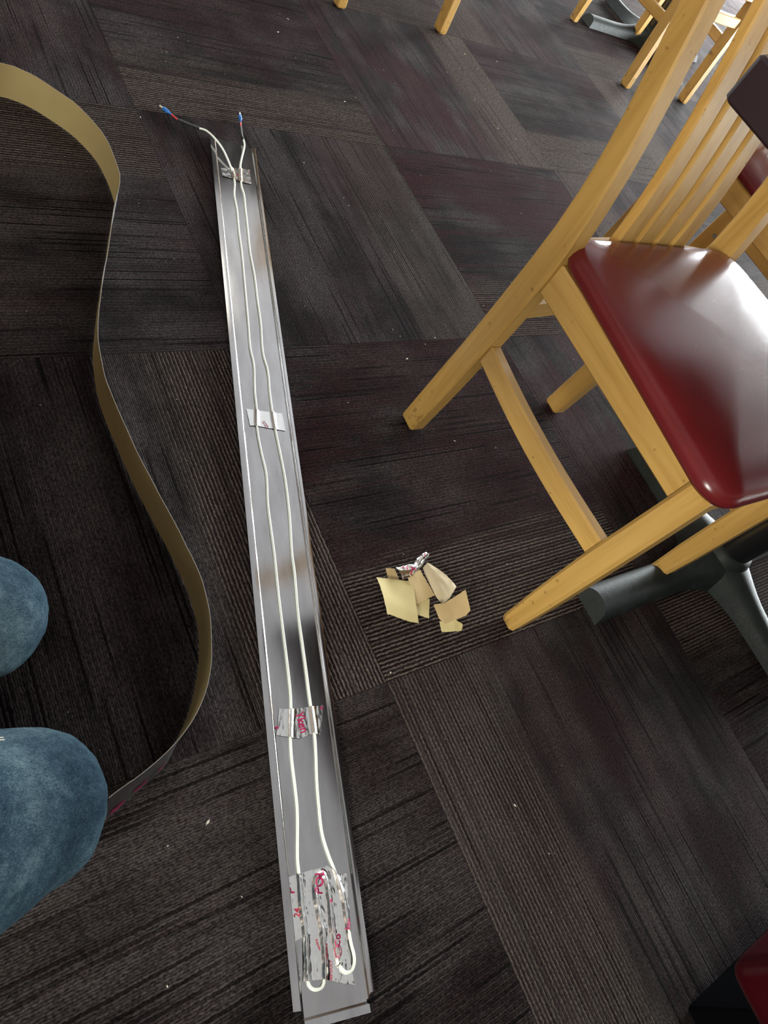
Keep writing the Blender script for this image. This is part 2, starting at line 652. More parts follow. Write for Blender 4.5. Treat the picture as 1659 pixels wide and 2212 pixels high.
WR = [(-0.95, 0.85), (1.0, 2.8), (2.95, 4.75)]
WF = [(0.3, 1.75), (1.9, 3.35), (3.5, 4.95)]
wall_with_windows('wall_right', 0, X1, 1, Y0, Y1, WR)
wall_with_windows('wall_far', 1, Y1, 1, X0 - WT, X1 + WT, WF)
wall_with_windows('wall_near', 1, Y0, -1, X0 - WT, X1 + WT, [])
tag(boxes('added_shade_partition', [(-1.7, 1.75, -1.16, -1.08, 0.0, 1.16), (-1.72, 1.77, -1.18, -1.06, 1.16, 1.19)], 'wall'), kind='structure')  # unseen partition, added to block low light from the left windows
WL = [(-2.32, -1.56), (-1.48, -0.72)]
wall_with_windows('wall_left', 0, X0, -1, Y0, Y1, WL, 0.87, 1.93)
wn = 0
for axis, pos, wins, sg in ((0, X1, WR, 1), (1, Y1, WF, 1), (0, X0, WL, -1)):
    for (p, q) in wins:
        wn += 1
        za, zb = (0.87, 1.93) if wins is WL else (0.14, 1.06)
        fr = 0.05
        c0, c1 = pos + sg * 0.03, pos + sg * 0.08
        c0, c1 = min(c0, c1), max(c0, c1)
        rects = [(p, q, za, za + fr), (p, q, zb - fr, zb), (p, p + fr, za + fr, zb - fr), (q - fr, q, za + fr, zb - fr),
                 ((p + q) / 2 - 0.02, (p + q) / 2 + 0.02, za + fr, zb - fr)]
        L = [(c0, c1, r[0], r[1], r[2], r[3]) if axis == 0 else (r[0], r[1], c0, c1, r[2], r[3]) for r in rects]
        wo = tag(boxes('window_%d' % wn, L, 'frame'), kind='structure')
        cm = (c0 + c1) / 2
        for (pp, qq) in ((p + fr, (p + q) / 2 - 0.02), ((p + q) / 2 + 0.02, q - fr)):
            b_ = (cm - 0.003, cm + 0.003, pp, qq, za + fr, zb - fr) if axis == 0 else (pp, qq, cm - 0.003, cm + 0.003, za + fr, zb - fr)
            boxes('pane', [b_], 'glass', wo)
for nm, b_ in (('baseboard_right', (X1 - 0.015, X1, Y0, Y1, 0.0, 0.1)), ('baseboard_far', (X0, X1 - 0.015, Y1 - 0.015, Y1, 0.0, 0.1)),
               ('baseboard_left', (X0, X0 + 0.015, Y0, Y1 - 0.015, 0.0, 0.1)), ('baseboard_near', (X0 + 0.015, X1 - 0.015, Y0, Y0 + 0.015, 0.0, 0.1))):
    tag(boxes(nm, [b_], 'board'), kind='structure')

# ceiling panels with warm lamps in them
for k, (x, y, p_) in enumerate(((-1.4, 1.6, 0.3), (1.4, 3.4, 0.5), (2.6, 0.6, 0.5), (-1.4, -1.2, 0.5))):
    t = empty('ceiling_light', (x, y, ZC))
    tag(t, ['flush ceiling light panel over the curled tape strip', 'flush ceiling light panel over the far tables',
            'flush ceiling light panel beyond the booth table', 'flush ceiling light panel behind the kneeling person'][k], 'ceiling light', 'ceiling light panels')
    boxes('lamp_housing', [(-0.31, 0.31, -0.31, -0.29, -0.05, 0), (-0.31, 0.31, 0.29, 0.31, -0.05, 0), (-0.31, -0.29, -0.29, 0.29, -0.05, 0), (0.29, 0.31, -0.29, 0.29, -0.05, 0)], 'frame', t)
    boxes('diffuser', [(-0.29, 0.29, -0.29, 0.29, -0.03, -0.02)], 'lamp', t)
    a_ = area('panel_lamp', (0, 0, -0.06), (0, 0, 0), 0.56, 0.56, p_, (1.0, 0.86, 0.66))
    a_.parent = t

# ------------------------------------------------------------------ maple chair
# local frame: x across, y towards the back, origin under the seat's middle
BACK_REAR = [(0.0, 0.438), (0.12, 0.431), (0.236, 0.424), (0.36, 0.420), (0.458, 0.419), (0.562, 0.430), (0.673, 0.457), (0.78, 0.490), (0.90, 0.532)]
BACK_FRONT = [(0.0, 0.400), (0.12, 0.389), (0.272, 0.379), (0.36, 0.375), (0.438, 0.374), (0.552, 0.391), (0.643, 0.413), (0.78, 0.450), (0.90, 0.494)]


def interp(tab, z):
    for (a, ya), (b, yb) in zip(tab[:-1], tab[1:]):
        if z <= b:
            t = (z - a) / (b - a)
            return ya + (yb - ya) * t
    return tab[-1][1]


def smooth_tab(tab, z):
    return (interp(tab, max(0, z - 0.04)) + interp(tab, z) * 2 + interp(tab, min(0.9, z + 0.04))) / 4 if 0.02 < z < 0.88 else interp(tab, z)


YC = 0.21
SLAT_Y = [(0.42, 0.3975), (0.46, 0.400), (0.50, 0.404), (0.54, 0.410), (0.58, 0.418), (0.62, 0.427), (0.66, 0.437), (0.70, 0.448), (0.76, 0.466), (0.84, 0.491)]


def chair_proto():
    root = empty('side_chair')
    h = 0.205
    zs = [0, 0.006] + [0.05 * k for k in range(1, 18)] + [0.88, 0.895]
    for s in (-1, 1):
        rings = []
        for z in zs:
            y0, y1 = smooth_tab(BACK_FRONT, z) - YC, smooth_tab(BACK_REAR, z) - YC
            e = 0.004 if z == 0 else 0.0
            xo, xi = s * (h - e), s * (h - 0.030 + e)
            if z > 0.47:      # the posts close in a little towards the top
                k = (z - 0.47) * 0.04
                xo, xi = xo - s * k * 0, xi
            rings.append([(xo, y0 + e, z), (xi, y0 + e, z), (xi, y1 - e, z), (xo, y1 - e, z)])
        loft('back_post', rings, 'wood_z', root, bevel=0.003, autosm=18)
    for s in (-1, 1):
        rings = []
        for z, a, b, wd in ((0.0, 0.006, 0.029, 0.026), (0.006, 0.002, 0.032, 0.031), (0.1, -0.001, 0.036, 0.034), (0.22, -0.002, 0.038, 0.036), (0.33, -0.003, 0.036, 0.036), (0.422, -0.003, 0.034, 0.036)):
            xo, xi = s * (h + 0.002), s * (h + 0.002 - wd)
            if z == 0:
                xo -= s * 0.004
            rings.append([(xo, a - YC, z), (xi, a - YC, z), (xi, b - YC, z), (xo, b - YC, z)])
        loft('front_leg', rings, 'wood_z', root, bevel=0.005, autosm=18)
    for s in (-1, 1):
        xa, xb = sorted((s * (h - 0.006), s * (h - 0.028)))
        box('side_apron', xa, xb, 0.034 - YC, 0.376 - YC, 0.372, 0.424, 'wood_y', root, 0.003)
        # bowed side stretcher
        rings = []
        for k in range(13):
            t = k / 12
            y = 0.037 + (0.382 - 0.037) * t - YC
            bow = s * 0.011 * math.sin(math.pi * t)
            zz = 0.231 + 0.004 * t
            xo, xi = s * (h - 0.006) + bow, s * (h - 0.027) + bow
            rings.append([(xo, y, zz - 0.018), (xi, y, zz - 0.018), (xi, y, zz + 0.018), (xo, y, zz + 0.018)])
        loft('side_stretcher', rings, 'wood_y', root, bevel=0.003, autosm=18)
    box('front_apron', -h + 0.034, h - 0.034, 0.004 - YC, 0.024 - YC, 0.372, 0.424, 'wood_x', root, 0.003)
    # curved rear rail, its upper face showing behind the seat
    rings = []
    for k in range(13):
        t = k / 12 * 2 - 1
        x = t * (h - 0.03)
        bow = 0.014 * (1 - t * t)
        rings.append([(x, 0.386 - YC, 0.385), (x, 0.412 + bow - YC, 0.385), (x, 0.412 + bow - YC, 0.438), (x, 0.386 - YC, 0.438)])
    loft('rear_rail', rings, 'wood_x', root, bevel=0.003, autosm=18)
    rings = []
    for k in range(9):
        t = k / 8 * 2 - 1
        x = t * (h - 0.03)
        bow = 0.012 * (1 - t * t)
        rings.append([(x, 0.394 + bow - YC, 0.292), (x, 0.416 + bow - YC, 0.292), (x, 0.416 + bow - YC, 0.328), (x, 0.394 + bow - YC, 0.328)])
    loft('rear_stretcher', rings, 'wood_x', root, bevel=0.003, autosm=18)
    # four bent back slats, square-edged
    for k in range(4):
        xc = -0.072 + 0.043 * k + 0.004
        rings = []
        for q in range(16):
            z = 0.432 + (0.83 - 0.432) * q / 15
            yb = interp(SLAT_Y, z) - YC
            hw = 0.0165
            rings.append([(xc - hw, yb, z), (xc + hw, yb, z), (xc + hw, yb + 0.017, z), (xc - hw, yb + 0.017, z)])
        loft('back_slat', rings, 'wood_z', root, bevel=0.0025, autosm=18)
    rings = []
    for k in range(15):
        t = k / 14 * 2 - 1
        x = t * (h - 0.028)
        bow = 0.016 * (1 - t * t)
        y = smooth_tab(BACK_FRONT, 0.86) + 0.006 - YC + bow
        rings.append([(x, y - 0.008, 0.82), (x, y + 0.014, 0.82), (x, y + 0.030, 0.893), (x, y + 0.006, 0.893)])
    loft('top_rail', rings, 'wood_x', root, bevel=0.004, autosm=18)
    # upholstered seat
    def outline(ins, n=10):
        # corners: front-left, front-right, back-right, back-left (with their own radii)
        cs = [(-0.229 + ins, -0.018 - YC + ins, 0.042), (0.229 - ins, -0.018 - YC + ins, 0.042), (0.202 - ins, 0.398 - YC - ins, 0.05), (-0.202 + ins, 0.398 - YC - ins, 0.05)]
        pts = []
        ang = [(180, 270), (270, 360), (0, 90), (90, 180)]
        for (cx, cy, r), (a0, a1) in zip(cs, ang):
            r = max(r - ins * 0.55, 0.012)
            ox = cx + r if a0 in (180, 90) else cx - r
            oy = cy + r if a0 in (180, 270) else cy - r
            for q in range(n + 1):
                a = R_(a0 + (a1 - a0) * q / n)
                pts.append([ox + r * math.cos(a), oy + r * math.sin(a)])
        # back edge bulges out between the posts
        for p in pts:
            if p[1] > 0.30 - YC:
                p[1] += 0.016 * max(0, 1 - (p[0] / 0.2) ** 2) * (1 - ins / 0.2)
        return pts
    rings = []
    for ins, z in ((0.014, 0.4245), (0.004, 0.4265), (0.0, 0.434), (0.0015, 0.442), (0.006, 0.4495), (0.014, 0.4545), (0.03, 0.4585), (0.06, 0.4625), (0.10, 0.4655), (0.15, 0.467), (0.19, 0.4675)):
        rings.append([(x, y, z) for x, y in outline(ins)])
    # keep every ring the same length even between rounded corners
    loft('seat', rings, 'vinyl', root, caps=True, autosm=80)
    for s in (-1, 1):
        tube('screw', [(s * (h - 0.031), 0.392 - YC, 0.188), (s * (h - 0.034), 0.392 - YC, 0.188)], 0.006, 'steel', root, 8)
    return root


chairs = chair_proto()
CH_GROUP = 'maple side chairs with maroon seats'
chairs.location = (0.455, YC, 0)
chairs.rotation_euler = (0, 0, R_(-0.8))
tag(chairs, 'large honey maple chair with glossy maroon vinyl seat nearest the camera', 'chair', CH_GROUP)
for loc, rz, lab in (((1.182, YC + 0.365, 0), 0.5, 'maple chair behind the slats of the nearest chair, at the right edge'),
                     ((2.235, 2.01, 0), 180.0, 'far maple chair in the top right corner beside a grey pedestal foot'),
                     ((0.938, 2.04, 0), 181.0, 'far maple chair showing only two leg ends at the top edge')):
    c = copy_tree(chairs)
    c.location = loc
    c.rotation_euler = (0, 0, R_(rz))
    tag(c, lab, 'chair', CH_GROUP)

# ------------------------------------------------------------------ pedestal tables


def table(x, y, label):
    root = empty('pedestal_table', (x, y, 0))
    tag(root, label, 'table', 'pedestal tables')
    hx, hy = 0.627, 0.317
    r = 0.012
    pts = []
    for (cx, cy, a0) in ((hx - r, hy - r, 0), (-hx + r, hy - r, 90), (-hx + r, -hy + r, 180), (hx - r, -hy + r, 270)):
        for q in range(6):
            a = R_(a0 + 90 * q / 5)
            pts.append((cx + r * math.cos(a), cy + r * math.sin(a)))
    def ring(ins, z):
        return [(px_ * (1 - ins / hx), py_ * (1 - ins / hy), z) for px_, py_ in pts]
    top = loft('edge_band', [ring(0.003, 0.700), ring(0, 0.703), ring(0, 0.742), ring(0.003, 0.745), ring(0.03, 0.745), ring(0.03, 0.701)][:4], 'table_edge', root, caps=False, autosm=18)
    loft('laminate_top', [ring(0.003, 0.7425), ring(0.003, 0.7455)], 'table_top', root, autosm=18)
    loft('underside', [ring(0.003, 0.7005), ring(0.003, 0.7035)], 'table_under', root, autosm=18)
    box('mounting_plate', -0.18, 0.18, -0.12, 0.12, 0.690, 0.7005, 'black_iron', root, 0.003)
    n = 28
    tube('column', [(0, 0, 0.035), (0, 0, 0.692)], 0.040, 'black_tube', root, n)
    # cast cross foot: a rounded ridge along four unequal arms, webbed at the middle
    V, F = [], []
    arms = ((0.39, 0), (0.285, 90), (0.39, 180), (0.285, 270))
    NS, NW = 15, 11
    for (Lr, ang) in arms:
        ca, sa = math.cos(R_(ang)), math.sin(R_(ang))
        base = len(V)
        for i in range(NS):
            t = i / (NS - 1)
            s = 0.0 + Lr * t
            hw = 0.034 + 0.036 * math.exp(-(s / 0.075) ** 2)
            if t > 0.999:
                hw = 0.035
            hh = 0.034 + 0.030 * math.exp(-(s / 0.11) ** 2)
            for k in range(NW):
                u = k / (NW - 1) * 2 - 1
                q = max(0.0, 1 - abs(u) ** 2.4) ** 0.5
                z = 0.001 + hh * q
                ss = s - (0.014 * (z / 0.034) if t > 0.999 else 0)
                V.append((ca * ss - sa * u * hw, sa * ss + ca * u * hw, z))
        for i in range(NS - 1):
            for k in range(NW - 1):
                a = base + i * NW + k
                F.append((a, a + NW, a + NW + 1, a + 1))
        e = base + (NS - 1) * NW
        F.append(tuple(e + k for k in range(NW)))
    b_ = len(V)
    bo = obj('cast_foot', V, F, 'cast_iron', root, autosm=50)
    tube('foot_collar', [(0, 0, 0.030), (0, 0, 0.058), (0, 0, 0.070), (0, 0, 0.074)], [0.058, 0.053, 0.047, 0.042], 'cast_iron', root, n)
    return root


table(0.82, 0.0, 'pedestal table with dark maroon edge above the nearest chair and black cast foot')
table(2.52, 2.22, 'far pedestal table at the top right on a grey cast foot')
table(0.50, 2.24, 'far pedestal table past the top edge, mirrored dark in the metal channel')

# ------------------------------------------------------------------ booth bench in the lower right corner
bt = empty('booth_bench', (0.85, -0.66, 0))
tag(bt, 'red vinyl booth bench on a black recessed base in the lower right corner', 'bench')


def cushion(name, x0, x1, y0, y1, z0, z1, mat, parent):
    v, f = boxv(x0, x1, y0, y1, z0, z1)
    return obj(name, v, f, mat, parent, bevel=0.022, seg=4, autosm=60)


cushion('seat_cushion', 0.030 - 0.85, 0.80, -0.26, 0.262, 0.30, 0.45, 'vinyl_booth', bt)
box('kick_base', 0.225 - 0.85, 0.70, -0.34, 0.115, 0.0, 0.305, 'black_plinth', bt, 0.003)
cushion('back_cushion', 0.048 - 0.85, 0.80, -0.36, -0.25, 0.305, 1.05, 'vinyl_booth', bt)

# ------------------------------------------------------------------ sheet metal channel
CO = Vector((0.136, 1.164, 0))
CDIR = Vector((-0.27, -0.96286, 0)).normalized()
CN = Vector((0.96286, -0.27, 0)).normalized()
CL, CW, CHT = 1.512, 0.0885, 0.0185
CZ0 = 0.0008


def cw(q):
    p = CO + CDIR * q[0] + CN * q[1]
    return (p.x, p.y, q[2])


chan = empty('metal_channel', (0, 0, 0))
# local y runs along the channel so the brushing follows it
chan.matrix_world = Matrix(((CN.x, -CDIR.x, 0, CO.x), (CN.y, -CDIR.y, 0, CO.y), (0, 0, 1, 0), (0, 0, 0, 1)))
tag(chan, 'long shallow brushed metal channel lying on the carpet with cords taped inside', 'metal channel')


def cl(s, t, z):
    return (t, -s, z)


th = 0.0011


def chan_part(name, prof, s0, s1, cut=0.0):
    """prof: list of (t,z) outline points; cut: how far the high points stop short of the near end"""
    zmax = max(p[1] for p in prof)
    rings = []
    N = 24
    for k in range(N + 1):
        s = s0 + (s1 - s0) * k / N
        rings.append([cl(s - (cut * max(0, p[1] / zmax) if k == N else 0), p[0], p[1]) for p in prof])
    return loft(name, rings, 'channel', chan, autosm=30)


LZ = 0.0062           # height of the raised lips
TL, TR, BL, BR = -0.002, 0.0945, 0.0095, 0.0868


def skin(name, line, s0, s1, N=24, miter=(0.0, 0.0)):
    """bent sheet: line is its upper surface across the channel; miter shifts the near end of first and last point"""
    nrm = []
    for k in range(len(line)):
        a, b = line[max(k - 1, 0)], line[min(k + 1, len(line) - 1)]
        dx, dz = b[0] - a[0], b[1] - a[1]
        l_ = math.hypot(dx, dz)
        nrm.append((-dz / l_, dx / l_))
    low = [(p[0] - q[0] * th * 0.9, p[1] - q[1] * th * 0.9) for p, q in zip(line, nrm)]
    prof = line + low[::-1]
    rings = []
    m_ = len(line)
    for k in range(N + 1):
        sv = s0 + (s1 - s0) * k / N
        row = []
        for q, p in enumerate(prof):
            f_ = (q if q < m_ else 2 * m_ - 1 - q) / (m_ - 1)
            row.append(cl(sv + ((miter[0] * (1 - f_) + miter[1] * f_) if k == N else 0), p[0], p[1]))
        rings.append(row)
    return loft(name, rings, 'channel', chan, autosm=45)


BZ = CZ0 + th
skin('bottom_plate', [(BL + 0.0012, BZ), (0.03, BZ), (0.06, BZ), (BR - 0.0012, BZ)], 0.0, 1.5203)
# raised lips: rounded shoulder, short wall, rounded foot
def lip(sg, e, b):
    L_ = [(e, LZ - 0.0005), (b - sg * 0.0030, LZ)]
    for k in range(1, 7):
        a = R_(15 * k)
        L_.append((b - sg * 0.0030 + sg * 0.0022 * math.sin(a), LZ - 0.0022 + 0.0022 * math.cos(a)))
    L_ += [(b - sg * 0.0008, BZ + 0.0014), (b - sg * 0.0003, BZ + 0.0005), (b + sg * 0.0012, BZ)]
    return L_


skin('raised_lip', lip(1, TL, BL), 0.0, 1.5120, miter=(0.0, 0.0075))
skin('raised_lip', lip(-1, TR, BR)[::-1], 0.0, 1.5120, miter=(0.0065, 0.0))
# turned-up end tab with a worn edge
e0 = 1.5203
V, F = [], []
N_ = 20
for k in range(N_ + 1):
    t_ = BL + (BR - BL) * k / N_
    wv = 0.0006 * noise.noise((k * 0.9, 1.0, 4.0))
    for (ds, z) in ((0.0, BZ), (0.0015, BZ + 0.0022), (0.0022, LZ - 0.0008), (0.0105 + wv, LZ), (0.0105 + wv, LZ - th), (0.0032, LZ - th - 0.0008), (0.0022, CZ0 + 0.0012), (0.0, CZ0)):
        V.append(cl(e0 + ds, t_, z))
for k in range(N_):
    for q in range(8):
        a, b = k * 8 + q, k * 8 + (q + 1) % 8
        F.append((a, b, b + 8, a + 8))
F += [tuple(range(8)), tuple(N_ * 8 + q for q in reversed(range(8)))]
obj('end_tab', V, F, 'channel', chan, autosm=35)

# ------------------------------------------------------------------ heater cord
WIRE = [(0.0073,0.0106),(0.0369,0.025),(0.0823,0.0361),(0.1083,0.0399),(0.1366,0.0405),(0.1716,0.0369),(0.2172,0.0389),(0.2767,0.0379),(0.3346,0.0386),(0.399,0.0376),(0.5129,0.0356),(0.5675,0.0341),(0.6069,0.0371),(0.6621,0.0337),(0.6993,0.0334),(0.7386,0.0305),(0.7838,0.0331),(0.8256,0.0372),(0.8756,0.0344),(0.9163,0.0346),(0.9623,0.0355),(1.0308,0.0351),(1.0852,0.0358),(1.1376,0.0364),(1.1678,0.0361),(1.188,0.0344),(1.2257,0.0293),(1.2531,0.0279),(1.2903,0.0283),(1.3166,0.0275),(1.3622,0.0219),(1.3805,0.0214),(1.4113,0.0204),(1.4412,0.0211),(1.4703,0.0195),(1.4881,0.0188),(1.4942,0.0213),(1.4973,0.0263),(1.4966,0.0335),(1.4905,0.0377),(1.4742,0.0406),(1.4406,0.0415),(1.4095,0.0389),(1.3926,0.0401),(1.3853,0.047),(1.3897,0.0534),(1.412,0.0549),(1.4405,0.0541),(1.4638,0.0552),(1.4778,0.057),(1.485,0.0599),(1.4887,0.065),(1.4872,0.071),(1.4807,0.075),(1.4726,0.0757),(1.4593,0.0739),(1.4343,0.0738),(1.4098,0.0718),(1.383,0.0658),(1.3666,0.061),(1.3416,0.0561),(1.3097,0.0563),(1.2829,0.0576),(1.2503,0.0608),(1.2223,0.0627),(1.1859,0.0624),(1.1634,0.0621),(1.1385,0.0621),(1.0957,0.0615),(1.051,0.0609),(0.9919,0.0632),(0.958,0.063),(0.8958,0.0667),(0.8327,0.0672),(0.7825,0.0644),(0.7396,0.0613),(0.695,0.0597),(0.6574,0.0596),(0.6143,0.0607),(0.5721,0.0558),(0.5071,0.0587),(0.4512,0.058),(0.3928,0.0582),(0.3474,0.0561),(0.3178,0.0551),(0.265,0.056),(0.2036,0.0567),(0.1634,0.0572),(0.1338,0.054),(0.1094,0.054),(0.0807,0.0564),(0.0453,0.0621),(0.0011,0.0717)]
WR_ = 0.0018
WZ = CZ0 + th + WR_
CSTART = [(0.0523, 1.2366, 0.004),(0.0565, 1.2291, 0.005),(0.0625, 1.2206, 0.005),(0.0684, 1.2121, 0.005),(0.0728, 1.2046, 0.005),(0.0776, 1.1987, 0.005),(0.0963, 1.1858, 0.007),(0.1131, 1.1712, 0.011),(0.1241, 1.1597, 0.015),(0.1336, 1.1339, 0.017),(0.1416, 1.1063, 0.014),(0.1458, 1.0703, 0.0065)]
CEND = [(0.1673, 1.0691, 0.0045),(0.1812, 1.0995, 0.006),(0.2006, 1.1364, 0.008),(0.2054, 1.1559, 0.009),(0.207, 1.1683, 0.0085),(0.2172, 1.2026, 0.006),(0.2239, 1.22, 0.005),(0.2275, 1.2326, 0.005),(0.2311, 1.2452, 0.005),(0.2344, 1.2533, 0.004)]
cordpts = []
for k, (s, t) in enumerate(WIRE):
    if k < 3 or k > len(WIRE) - 5:
        continue
    z = WZ
    if 50 <= k <= 55:
        z = WZ + 0.0022           # the right loop springs up over the tape
    cordpts.append(cw((s, t, z)))
TERM_L = CSTART[:8][::-1]
TERM_R = CEND[3:]
cordpts = CSTART[7:] + cordpts + CEND[:4]
hw_ = empty('insulated_cord', cw((0, 0.05, 0)))
tag(hw_, 'thin white cord running down the channel and back with two crimped ends', 'cord')


def rel(o, root):
    # keep world placement when parenting to an empty that is not at the origin
    o.parent = root
    o.matrix_parent_inverse = Matrix.Translation(root.location).inverted()
    return o


rel(tube('cord', catmull(cordpts, 6), WR_, 'cord', None, 10), hw_)
for P in (TERM_L, TERM_R):
    if P is TERM_L:
        sl, rd, bl, tp = P[0:3], P[2:5], P[4:7], P[6:8]
    else:
        sl, rd, bl, tp = P[0:3], P[2:4], P[3:6], P[5:7]
    rel(tube('black_sleeve', catmull(sl, 6), 0.0024, 'sleeve', None, 10), hw_)
    rel(tube('red_lead', catmull(rd, 5), 0.0016, 'red_wire', None, 8), hw_)
    q = catmull(bl, 6)
    n = len(q)
    cc_ = rel(tube('crimp_connector', q, [0.0021 if k < n * 0.35 else (0.0036 if k < n * 0.8 else 0.0028) for k in range(n)], 'blue', None, 10), hw_)
    tube('connector_tip', tp, 0.0017, 'tip', cc_, 8)

# ------------------------------------------------------------------ foil tape over the cord
WS = catmull([(s, t, 0) for s, t in WIRE], 4)


def printed(parent, txt, s, t, size, ang, hf, mat='print', squeeze=1.0):
    """flat lettering laid on the tape; ang in degrees in the (t, -s) plane"""
    cu = bpy.data.curves.new('t', 'FONT')
    cu.body = txt
    cu.size = size
    cu.resolution_u = 3
    cu.align_x = 'CENTER'
    cu.align_y = 'CENTER'
    cu.offset = size * 0.02
    to = bpy.data.objects.new('t', cu)
    COL.objects.link(to)
    dg = bpy.context.evaluated_depsgraph_get()
    dg.update()
    me = bpy.data.meshes.new_from_object(to.evaluated_get(dg))
    bpy.data.objects.remove(to)
    bm = bmesh.new()
    bm.from_mesh(me)
    bmesh.ops.triangulate(bm, faces=bm.faces)
    long_ = [e for e in bm.edges if e.calc_length() > size * 0.25]
    bmesh.ops.subdivide_edges(bm, edges=long_, cuts=2)
    ca, sa = math.cos(R_(ang)), math.sin(R_(ang))
    for v in bm.verts:
        x, y = v.co.x * squeeze, v.co.y
        tt, ss = t + ca * x - sa * y, s - (sa * x + ca * y)
        v.co = Vector(cw((ss, tt, hf(ss, tt) + 0.00035)))
    bm.to_mesh(me)
    bm.free()
    me.name = 'printed_lettering'
    me.materials.clear()
    me.materials.append(M[mat])
    o = bpy.data.objects.new('printed_lettering', me)
    COL.objects.link(o)
    o.parent = parent
    return o


TAPES = [
    ('T1', [(0.0974, 0.0152), (0.0850, 0.0446), (0.0760, 0.0763)], [(0.1213, 0.0164), (0.1210, 0.0436), (0.1236, 0.051), (0.1217, 0.0761)],
     'small foil tape piece near the far end of the channel', 0.0004),
    ('T2', [(0.7012, 0.0163), (0.7014, 0.0324), (0.7016, 0.0598), (0.7008, 0.0766)], [(0.7339, 0.0196), (0.7331, 0.031), (0.7352, 0.0602), (0.7361, 0.079)],
     'foil tape piece holding both cords halfway along the channel', 0.0002),
    ('T3', [(1.187, 0.0187), (1.1886, 0.0356), (1.1871, 0.0623), (1.1857, 0.0803)], [(1.2203, 0.0114), (1.2254, 0.0337), (1.2272, 0.0423), (1.221, 0.0616), (1.2253, 0.0714)],
     'foil tape piece printed YKEN across both cords', 0.0004),
    ('T4', [(1.3828, 0.0074), (1.3798, 0.0336), (1.3791, 0.049), (1.3779, 0.0581), (1.3851, 0.0666), (1.3901, 0.0685), (1.3893, 0.0811)], [(1.4488, 0.0025 + 0.001), (1.4455, 0.0194), (1.4444, 0.0443), (1.4589, 0.0663), (1.4559, 0.0770)],
     'large crumpled foil tape piece printed POL and 24 over the cord loops', 0.0009),
    ('T5', [(1.4419, 0.0199), (1.4389, 0.0423), (1.4424, 0.0573), (1.4524, 0.0691)], [(1.487, 0.0136), (1.4884, 0.027), (1.4899, 0.0394), (1.4955, 0.052), (1.5023, 0.073)],
     'crumpled foil tape piece with an oval mark at the near end of the channel', 0.0009)]
TZ = CZ0 + th + 0.0009
tape_h = {}
